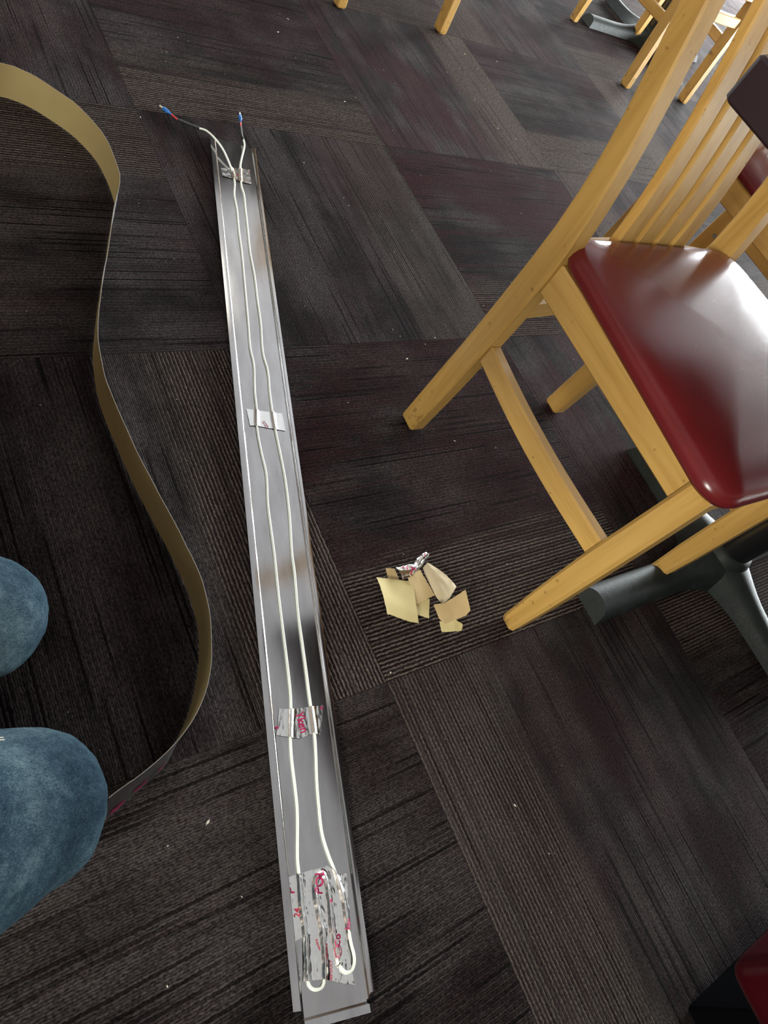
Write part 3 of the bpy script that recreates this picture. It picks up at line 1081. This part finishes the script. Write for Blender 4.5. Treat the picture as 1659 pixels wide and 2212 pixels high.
for nm, top, bot, lab, crk in TAPES:
    smin, smax = min(p[0] for p in top) - 0.02, max(p[0] for p in bot) + 0.02
    near = [(p.x, p.y, q.x - p.x, q.y - p.y, max((q.x - p.x) ** 2 + (q.y - p.y) ** 2, 1e-12)) for k, (p, q) in enumerate(zip(WS[:-1], WS[1:])) if smin < p.x < smax and not (nm == 'T5' and 4 * 49 <= k <= 4 * 57)]

    def hf(s, t, near=near, crk=crk, nm=nm):
        d2 = 1.0
        for (ax, ay, bx, by, l2) in near:
            q = ((s - ax) * bx + (t - ay) * by) / l2
            q = 0.0 if q < 0 else (1.0 if q > 1 else q)
            e2 = (s - ax - q * bx) ** 2 + (t - ay - q * by) ** 2
            if e2 < d2:
                d2 = e2
        z = TZ + 0.0033 * math.exp(-d2 / (0.0027 ** 2)) + 0.0003
        z += crk * abs(noise.noise((s * 60, t * 150, 3.1))) + crk * 0.35 * abs(noise.noise((s * 160, t * 330, 8.1)))
        if nm == 'T5':
            z += 0.0005
        return z
    tape_h[nm] = hf
    big = nm in ('T4', 'T5')
    cx = sum(p[0] for p in top + bot) / len(top + bot)
    root = empty('foil_tape_piece', cw((cx, 0.045, 0)))
    tag(root, lab, 'foil tape', 'foil tape pieces in the channel')
    sh = sheet('foil_sheet', top, bot, lambda u, v, x, y, hf=hf: hf(x, y), 'foil', None, 84 if big else 60, 60 if big else 26, 0.0002, cw, 45 if big else 60, 0.0006)
    rel(sh, root)
    root = sh
    if nm == 'T3':
        printed(root, 'Yken', 1.2066, 0.0470, 0.0165, -80, hf, 'print', 0.80)
        printed(root, 'o', 1.1890, 0.0780, 0.008, -60, hf)
        printed(root, 'p', 1.2110, 0.0140, 0.008, -80, hf)
    if nm == 'T4':
        printed(root, 'POL', 1.3935, 0.0455, 0.0150, 78, hf, 'print', 0.95)
        printed(root, 'P', 1.3970, 0.0100, 0.014, 80, hf)
        printed(root, '24', 1.4205, 0.0146, 0.0095, 80, hf, 'print_red')
        printed(root, 'e', 1.4150, 0.0560, 0.0090, 70, hf)
        printed(root, 'ken', 1.4420, 0.0740, 0.0080, 72, hf)
    if nm == 'T5':
        printed(root, 'Co', 1.4560, 0.0590, 0.0110, 75, hf)
        printed(root, 'Polyken', 1.4560, 0.0350, 0.0038, -72, hf, 'print_red')
        printed(root, 'AIR DUCT', 1.4830, 0.0470, 0.0042, 82, hf, 'print_red')
        printed(root, 'CLOSURE', 1.4640, 0.0440, 0.0036, 82, hf, 'print_red')
        # oval mark with two strokes
        V, F = [], []
        N = 28
        for k in range(N):
            a = 2 * math.pi * k / N
            for rr in (1.0, 0.86):
                ss, tt = 1.4665 + 0.0068 * rr * math.sin(a), 0.0575 + 0.0050 * rr * math.cos(a)
                V.append(cw((ss, tt, hf(ss, tt) + 0.0004)))
        for k in range(N):
            a, b = 2 * k, 2 * ((k + 1) % N)
            F.append((a, b, b + 1, a + 1))
        for off in (-0.0012, 0.0016):
            k0 = len(V)
            for (ds, dt) in ((0.003, -0.003), (0.0037, -0.0026), (-0.003, 0.003), (-0.0037, 0.0026)):
                ss, tt = 1.4665 + ds + off, 0.0575 + dt * 0.8 + off * 0.5
                V.append(cw((ss, tt, hf(ss, tt) + 0.0005)))
            F.append((k0, k0 + 1, k0 + 2, k0 + 3))
        obj('oval_mark', V, F, 'print', root)
    if nm == 'T2':
        printed(root, 'AIR DUCT', 0.7300, 0.0440, 0.0032, -62, hf, 'print')
        printed(root, 'CLOSURE', 0.7270, 0.0462, 0.0032, -62, hf, 'print')
    if nm == 'T1':
        printed(root, 'k', 0.1060, 0.0480, 0.0070, -82, hf, 'print_red')
        printed(root, 'P', 0.0830, 0.0730, 0.0050, -70, hf, 'print_red')

# ------------------------------------------------------------------ curled strip of foil tape standing on its edge
SB = [(-0.560,0.985),(-0.490,1.075),(-0.400,1.150),(-0.320,1.190),(-0.2478,1.1985),(-0.2051,1.1818),(-0.168,1.145),(-0.1418,1.1088),(-0.1213,1.0572),(-0.1155,1.004),(-0.1166,0.9583),(-0.1225,0.9267),(-0.1531,0.8533),(-0.182,0.7744),(-0.2097,0.7057),(-0.2406,0.6162),(-0.2496,0.5769),(-0.2553,0.5377),(-0.2569,0.5025),(-0.2536,0.4432),(-0.2483,0.3779),(-0.2399,0.3149),(-0.2320,0.2600),(-0.2279,0.2181),(-0.2268,0.1941),(-0.2307,0.1516),(-0.2417,0.1134),(-0.2593,0.0772),(-0.279,0.0466),(-0.3015,0.0217),(-0.3232,-0.0008),(-0.3655,-0.0191),(-0.3983,-0.0333)]
ST = {26: (-0.245, 0.100), 27: (-0.262, 0.0640), 28: (-0.284, 0.0365), 29: (-0.3065, 0.0180), 30: (-0.3300, 0.0045), 31: (-0.3690, -0.0105), 32: (-0.3993, -0.0191)}
bp = catmull([(x, y, 0) for x, y in SB], 10)
tp = catmull([(*ST.get(k, p), 0.0625) for k, p in enumerate(SB)], 10)
strip = empty('foil_tape_strip', (-0.25, 0.55, 0))
tag(strip, 'long curling strip of foil tape standing on edge with shade-darkened kraft liner', 'foil tape')
for nm, mat, o0, o1 in (('paper_liner', 'kraft_shaded', 0.0, -0.00035), ('foil_face', 'foil_strip', 0.00005, 0.00045)):
    V, F = [], []
    NV = 7
    n = len(bp)
    for i in range(n):
        d = (bp[min(i + 1, n - 1)] - bp[max(i - 1, 0)]).normalized()
        nr = Vector((d.y, -d.x, 0))
        nr = -nr        # points to the outer, foil side
        for j in range(NV):
            t = j / (NV - 1)
            p = bp[i].lerp(tp[i], t)
            wv = 0.0012 * noise.noise((i * 0.11, j * 0.5, 2.0)) * t
            p = p + nr * wv
            if j == NV - 1:
                p.z += 0.0007 * noise.noise((i * 0.35, 5.0, 1.0))
            p.z = max(p.z, 0.0004)
            V.append(p + nr * o0)
            V.append(p + nr * o1)
    w2 = NV * 2
    for i in range(n - 1):
        for j in range(NV - 1):
            a = i * w2 + j * 2
            F.append((a, a + w2, a + w2 + 2, a + 2))
            F.append((a + 1, a + 3, a + w2 + 3, a + w2 + 1))
        a = i * w2
        F.append((a, a + 1, a + w2 + 1, a + w2))
        a = i * w2 + (NV - 1) * 2
        F.append((a, a + w2, a + w2 + 1, a + 1))
    for i in (0, n - 1):
        for j in range(NV - 1):
            a = i * w2 + j * 2
            F.append((a, a + 2, a + 3, a + 1))
    face_ = rel(obj(nm, V, F, mat, autosm=70), strip)
# print on the foil face near the knee
for (k0, h0, hh, ln) in ((318, 0.010, 0.012, 5), (310, 0.014, 0.010, 4), (303, 0.016, 0.008, 3)):
    V, F = [], []
    for i in range(ln + 1):
        ii = min(k0 - ln + i, len(bp) - 2)
        d = (bp[ii + 1] - bp[ii]).normalized()
        nr = Vector((-d.y, d.x, 0))
        for hz in (h0 + 0.002 * math.sin(i * 2.1), h0 + hh * (0.4 + 0.6 * abs(math.sin(i * 1.7 + k0)))):
            p = bp[ii].lerp(tp[ii], hz / 0.0625) + nr * 0.0016
            p.z = hz
            V.append(p)
    for i in range(ln):
        F.append((2 * i, 2 * i + 2, 2 * i + 3, 2 * i + 1))
    obj('printed_lettering', V, F, 'print_dim', face_)

# ------------------------------------------------------------------ peeled paper liners and foil scrap on the carpet


def scrap(name, top, bot, zf, mat, label, cat='paper scrap', group='peeled tape liner scraps', n=(22, 18)):
    o = sheet(name, top, bot, zf, mat, None, n[0], n[1], 0.0003, None, 60, 0.0008)
    tag(o, label, cat, group)
    return o


def cr(x, y, a=0.0012, f=60, s=0.0):
    return a * (noise.noise((x * f, y * f, s)) + 0.5)


# each piece: top edge left to right, bottom edge left to right
scrap('paper_scrap', [(0.0717, 0.160), (0.0879, 0.1569)], [(0.0717, 0.135), (0.0940, 0.128)], lambda u, v, x, y: 0.0015 + 0.012 * (1 - v) * (1 - u * 0.3) + cr(x, y), 'kraft_tan', 'tan liner scrap tucked behind the foil scrap, mostly hidden')
scrap('paper_scrap', [(0.1000, 0.101), (0.1312, 0.0968)], [(0.0934, 0.0800), (0.1130, 0.0674)], lambda u, v, x, y: 0.0014 + 0.0010 * v + cr(x, y, 0.0006), 'kraft', 'small yellow liner scrap below the tan square')
scrap('paper_scrap', [(0.1040, 0.1370), (0.1319, 0.1444)], [(0.0985, 0.0935), (0.1410, 0.0992)], lambda u, v, x, y: 0.0040 + 0.0065 * (1 - v) + cr(x, y, 0.0008), 'kraft_tan', 'tan liner square in the middle of the heap')
scrap('foil_scrap', [(0.0891, 0.1574), (0.1051, 0.1568), (0.1263, 0.1567), (0.1357, 0.1637), (0.1545, 0.1703)], [(0.0925, 0.1361), (0.1129, 0.1367), (0.1347, 0.1479), (0.1589, 0.1608)],
      lambda u, v, x, y: 0.0125 + 0.004 * math.sin(v * 3.1) + 0.0022 * noise.noise((x * 80, y * 80, 4)) + 0.0006 * noise.noise((x * 220, y * 220, 9)), 'foil_scrap', 'crinkled foil tape scrap with pink print on top of the paper heap', 'foil scrap', None, (40, 22))
P1t = [(0.0483, 0.1498), (0.0800, 0.1400), (0.1111, 0.1298)]
P1b = [(0.0386, 0.0891), (0.043, 0.0894), (0.0722, 0.0719), (0.0886, 0.0642)]
scrap('paper_scrap', P1t, P1b, lambda u, v, x, y: 0.0085 + 0.006 * (1 - u) ** 2 - 0.002 * u * v + 0.003 * math.sin(math.pi * v) * (1 - u) + cr(x, y, 0.0007, 40), 'kraft', 'largest yellow liner sheet at the left of the heap', n=(26, 22))
P5t = [(0.1418, 0.147), (0.1539, 0.1534), (0.1625, 0.1429), (0.1772, 0.1223), (0.1872, 0.1021)]
P5b = [(0.1411, 0.1371), (0.1414, 0.0966), (0.1462, 0.0815), (0.1635, 0.0866)]
scrap('paper_scrap', P5t, P5b, lambda u, v, x, y: 0.003 + 0.0075 * math.sin(math.pi * min(1, (1 - v) * 0.55 + 0.1)) * (0.5 + 0.5 * math.sin(math.pi * u)) + 0.0009 * noise.noise((x * 90, y * 90, 2)), 'kraft_pale', 'curled pale shiny liner scrap at the upper right of the heap', n=(30, 22))
scrap('paper_scrap', [(0.1292, 0.0581), (0.1585, 0.0531)], [(0.1232, 0.0410), (0.1567, 0.0320), (0.1640, 0.0411)], lambda u, v, x, y: 0.0012 + 0.004 * v * (0.4 + u) + cr(x, y, 0.0007), 'kraft', 'smallest liner scrap at the bottom of the heap')
scrap('paper_scrap', [(0.1258, 0.0838), (0.1466, 0.0806), (0.1885, 0.0891)], [(0.1263, 0.0613), (0.1313, 0.0504), (0.1718, 0.0509), (0.1814, 0.0556)], lambda u, v, x, y: 0.0075 + 0.010 * u * u + 0.004 * (1 - v) + cr(x, y, 0.0008), 'kraft_tan', 'tan liner scrap with an upturned edge at the lower right of the heap')

# pink print on the foil scrap
fs = bpy.data.objects['foil_scrap']
me = fs.data


def on_foil(x, y):
    best = min(me.vertices, key=lambda v: (v.co.x - x) ** 2 + (v.co.y - y) ** 2 - v.co.z * 1e-6)
    return best.co.z


for (x, y, a, ln, wd) in ((0.1120, 0.1440, 50, 0.012, 0.0020), (0.1170, 0.1470, 140, 0.010, 0.0020), (0.1080, 0.1510, 60, 0.009, 0.0020), (0.1030, 0.1535, 130, 0.007, 0.0018), (0.1500, 0.1650, 45, 0.009, 0.0016)):
    V = []
    ca, sa = math.cos(R_(a)), math.sin(R_(a))
    for i in range(5):
        for sgn in (-1, 1):
            q = (i / 4 - 0.5) * ln
            px_, py_ = x + ca * q - sa * sgn * wd / 2, y + sa * q + ca * sgn * wd / 2
            V.append((px_, py_, on_foil(px_, py_) + 0.0006))
    obj('printed_lettering', V, [(2 * i, 2 * i + 2, 2 * i + 3, 2 * i + 1) for i in range(4)], 'print', fs)

# ------------------------------------------------------------------ crumbs and lint on the carpet
rl = random.Random(11)
V, F = [], []
for k in range(260):
    d = rl.random()
    x = -0.55 + 1.9 * rl.random()
    y = -0.7 + 2.6 * rl.random()
    _q = Vector((x, y, 0)) - CO
    if -0.02 < _q.dot(CN) < CW + 0.02 and _q.dot(CDIR) > -0.02:
        continue
    if (x > 0.36 and -0.33 < y < 0.33) or (x > -0.02 and y < -0.36) or (y > 1.75 and x > 0.6):
        continue
    r = rl.choice((0.0005, 0.0006, 0.0007, 0.0009, 0.0012, 0.0016))
    a = rl.random() * 6.28
    el = rl.choice((1, 1, 1.5, 2.5))
    k0 = len(V)
    ca, sa = math.cos(a), math.sin(a)
    for (lx, ly, lz) in ((-el, 0, 0.3), (0, -1, 0.2), (el, 0.2, 0.3), (0, 1, 0.4), (0.1, 0, 1.2), (0, 0, -0.2)):
        V.append((x + (ca * lx - sa * ly) * r, y + (sa * lx + ca * ly) * r, 0.0006 + max(lz, -0.4) * r))
    F += [(k0, k0 + 1, k0 + 4), (k0 + 1, k0 + 2, k0 + 4), (k0 + 2, k0 + 3, k0 + 4), (k0 + 3, k0, k0 + 4),
          (k0 + 1, k0, k0 + 5), (k0 + 2, k0 + 1, k0 + 5), (k0 + 3, k0 + 2, k0 + 5), (k0, k0 + 3, k0 + 5)]
tag(obj('carpet_crumbs', V, F, 'lint'), 'tiny pale crumbs and lint scattered over the dark carpet', 'crumbs', kind='stuff')

# ------------------------------------------------------------------ kneeling person


def capsule(V, F, a, b, ra, rb, n=18):
    a, b = Vector(a), Vector(b)
    d = (b - a)
    L = d.length
    d = d / L if L > 1e-6 else Vector((0, 0, 1))
    u = d.orthogonal().normalized()
    w_ = d.cross(u)
    k0 = len(V)
    rows = []
    for q in range(1, 6):
        t = math.pi / 2 * q / 5
        rows.append((a - d * ra * math.cos(t), ra * math.sin(t)))
    for q in range(1, 5):
        t = q / 5
        rows.append((a.lerp(b, t), ra + (rb - ra) * t))
    for q in range(5):
        t = math.pi / 2 * q / 5
        rows.append((b + d * rb * math.sin(t), rb * math.cos(t)))
    V.append(a - d * ra)
    for (c, r) in rows:
        for k in range(n):
            t = 2 * math.pi * k / n
            V.append(c + (u * math.cos(t) + w_ * math.sin(t)) * r)
    V.append(b + d * rb)
    e = len(V) - 1
    for k in range(n):
        F.append((k0, k0 + 1 + (k + 1) % n, k0 + 1 + k))
        F.append((e, e - n + k, e - n + (k + 1) % n))
    for r in range(len(rows) - 1):
        for k in range(n):
            p, q = k0 + 1 + r * n + k, k0 + 1 + r * n + (k + 1) % n
            F.append((p, q, q + n, p + n))


def blob(name, caps, voxel, mat, parent, smooth_it=6, flat_z=None):
    V, F = [], []
    for c in caps:
        capsule(V, F, *c)
    me = bpy.data.meshes.new(name)
    me.from_pydata([tuple(v) for v in V], [], F)
    o = bpy.data.objects.new(name, me)
    COL.objects.link(o)
    md = o.modifiers.new('r', 'REMESH')
    md.mode = 'VOXEL'
    md.voxel_size = voxel
    ms = o.modifiers.new('s', 'SMOOTH')
    ms.factor = 0.5
    ms.iterations = smooth_it
    dg = bpy.context.evaluated_depsgraph_get()
    dg.update()
    m2 = bpy.data.meshes.new_from_object(o.evaluated_get(dg))
    bpy.data.objects.remove(o)
    m2.name = name
    m2.materials.clear()
    m2.materials.append(M[mat])
    for p in m2.polygons:
        p.use_smooth = True
    if flat_z is not None:
        for v in m2.vertices:
            v.co.z = max(v.co.z, flat_z)
    o = bpy.data.objects.new(name, m2)
    COL.objects.link(o)
    o.parent = parent
    return o


per = empty('person', (-0.85, 0.05, 0))
tag(per, 'person in faded blue jeans kneeling at the left, only the knees in view', 'person')
ox, oy = -0.85, 0.05


def P_(x, y, z):
    return (x - ox, y - oy, z)


K1, K2 = P_(-0.478, 0.200, 0.085), P_(-0.482, -0.008, 0.096)
H1, H2 = P_(-0.93, 0.170, 0.275), P_(-0.93, -0.035, 0.275)
A1, A2 = P_(-0.90, 0.205, 0.062), P_(-0.90, -0.105, 0.062)
jc = [(H1, H2, 0.135, 0.135), (P_(-0.96, 0.05, 0.30), P_(-0.97, 0.05, 0.40), 0.15, 0.145)]
for K, H, A, rk in ((K1, H1, A1, 0.070), (K2, H2, A2, 0.080)):
    mid = tuple(K[i] * 0.70 + H[i] * 0.30 + (0, 0, 0.014)[i] for i in range(3))
    jc += [(K, mid, rk, rk * 1.48), (mid, H, rk * 1.48, 0.120), (K, A, rk * 0.94, 0.05)]
jeans = blob('jeans', jc, 0.0085, 'denim', per, 8, 0.0006)
# cloth folds across the lap and behind the knee
for v in jeans.data.vertices:
    n_ = v.normal
    v.co += n_ * (0.0035 * noise.noise((v.co.x * 16, v.co.y * 26, v.co.z * 26)) + 0.0016 * noise.noise((v.co.x * 45, v.co.y * 60, v.co.z * 60)))
    v.co.z = max(v.co.z, 0.0006)
from mathutils.bvhtree import BVHTree
bv = BVHTree.FromPolygons([v.co for v in jeans.data.vertices], [p.vertices[:] for p in jeans.data.polygons])
for off in (0.0, 0.0065):
    pts = []
    for k in range(26):
        x = -0.70 + 0.215 * k / 25
        a_ = R_(40 + 6 * math.sin(k * 0.35)) + off * 9
        dirv = Vector((0, -math.cos(a_), -math.sin(a_)))
        org = Vector(P_(x, -0.012, 0.11)) - dirv * 0.35
        h_ = bv.ray_cast(org, dirv)
        if h_[0] is not None:
            pts.append(h_[0] + h_[1] * 0.0004)
    if len(pts) > 4:
        tube('seam_stitching', catmull(pts, 3), 0.0007, 'thread', jeans, 6)
for A in (A1, A2):
    toe = (A[0] - 0.17, A[1], 0.035)
    blob('shoe', [((A[0] - 0.03, A[1], 0.060), toe, 0.046, 0.034), ((A[0] - 0.03, A[1], 0.07), (A[0] - 0.03, A[1], 0.09), 0.044, 0.046)], 0.009, 'shoe', per, 4, 0.0006)
# torso, arms and head are behind the camera
Tz = 0.40
sc_caps = [(P_(-0.96, 0.05, 0.36), P_(-0.89, 0.05, 0.56), 0.135, 0.145), (P_(-0.89, 0.05, 0.56), P_(-0.83, 0.05, 0.74), 0.145, 0.12),
           (P_(-0.82, 0.20, 0.765), P_(-0.82, -0.10, 0.765), 0.066, 0.066), (P_(-0.82, 0.05, 0.78), P_(-0.805, 0.05, 0.84), 0.07, 0.058)]
for s in (1, -1):
    sh_ = P_(-0.82, 0.05 + s * 0.17, 0.755)
    el = P_(-0.88, 0.05 + s * 0.235, 0.50)
    sc_caps += [(sh_, tuple(sh_[i] * 0.35 + el[i] * 0.65 for i in range(3)), 0.060, 0.052)]
blob('t_shirt', sc_caps, 0.012, 'shirt', per, 6)
body = [(P_(-0.810, 0.05, 0.80), P_(-0.795, 0.05, 0.92), 0.052, 0.050), (P_(-0.780, 0.05, 0.985), P_(-0.790, 0.05, 1.02), 0.078, 0.082),
        (P_(-0.750, 0.05, 0.935), P_(-0.770, 0.05, 0.965), 0.045, 0.060), (P_(-0.703, 0.05, 0.985), P_(-0.693, 0.05, 0.970), 0.010, 0.014),
        (P_(-0.790, 0.132, 0.985), P_(-0.793, 0.132, 1.005), 0.012, 0.016), (P_(-0.790, -0.032, 0.985), P_(-0.793, -0.032, 1.005), 0.012, 0.016),
        (P_(-0.707, 0.043, 0.943), P_(-0.707, 0.057, 0.943), 0.010, 0.010)]
for s in (1, -1):
    sh_ = P_(-0.82, 0.05 + s * 0.17, 0.755)
    el = P_(-0.88, 0.05 + s * 0.235, 0.50)
    wr = P_(-0.76, 0.05 + s * 0.185, 0.345)
    body += [(sh_, el, 0.046, 0.040), (el, wr, 0.040, 0.027)]
    pc = (wr[0] + 0.06, wr[1] - s * 0.012, wr[2] - 0.028)
    body += [(wr, pc, 0.026, 0.024), ((wr[0] + 0.03, wr[1] - s * 0.02, wr[2] - 0.01), (pc[0], pc[1] - s * 0.02, pc[2]), 0.018, 0.015),
             ((wr[0] + 0.03, wr[1] + s * 0.02, wr[2] - 0.012), (pc[0], pc[1] + s * 0.022, pc[2]), 0.018, 0.014)]
    for q, (dy, ln) in enumerate(((-0.030, 0.062), (-0.010, 0.072), (0.010, 0.068), (0.029, 0.052))):
        k_ = (pc[0] + 0.012, pc[1] + s * dy, pc[2] + 0.002)
        k2_ = (k_[0] + ln * 0.5, k_[1] + s * dy * 0.15, k_[2] - 0.012)
        k3_ = (k_[0] + ln * 0.92, k_[1] + s * dy * 0.2, k_[2] - 0.034)
        body += [(k_, k2_, 0.0092, 0.0085, 10), (k2_, k3_, 0.0085, 0.0072, 10)]
    tb = (wr[0] + 0.022, wr[1] - s * 0.028, wr[2] - 0.012)
    t2 = (tb[0] + 0.032, tb[1] - s * 0.022, tb[2] - 0.010)
    t3 = (t2[0] + 0.030, t2[1] - s * 0.006, t2[2] - 0.012)
    body += [(tb, t2, 0.012, 0.010, 10), (t2, t3, 0.010, 0.0085, 10)]
blob('body', body, 0.006, 'skin', per, 3)
blob('hair', [(P_(-0.8000, 0.05, 1.010), P_(-0.8050, 0.05, 1.035), 0.088, 0.080), (P_(-0.8300, 0.05, 0.96), P_(-0.8250, 0.05, 1.0), 0.055, 0.07)], 0.010, 'hair', per, 5)
for s in (1, -1):
    blob('eye', [(P_(-0.7110, 0.05 + s * 0.030, 0.995), P_(-0.7105, 0.05 + s * 0.030, 0.995), 0.010, 0.010)], 0.002, 'shirt', per, 1)
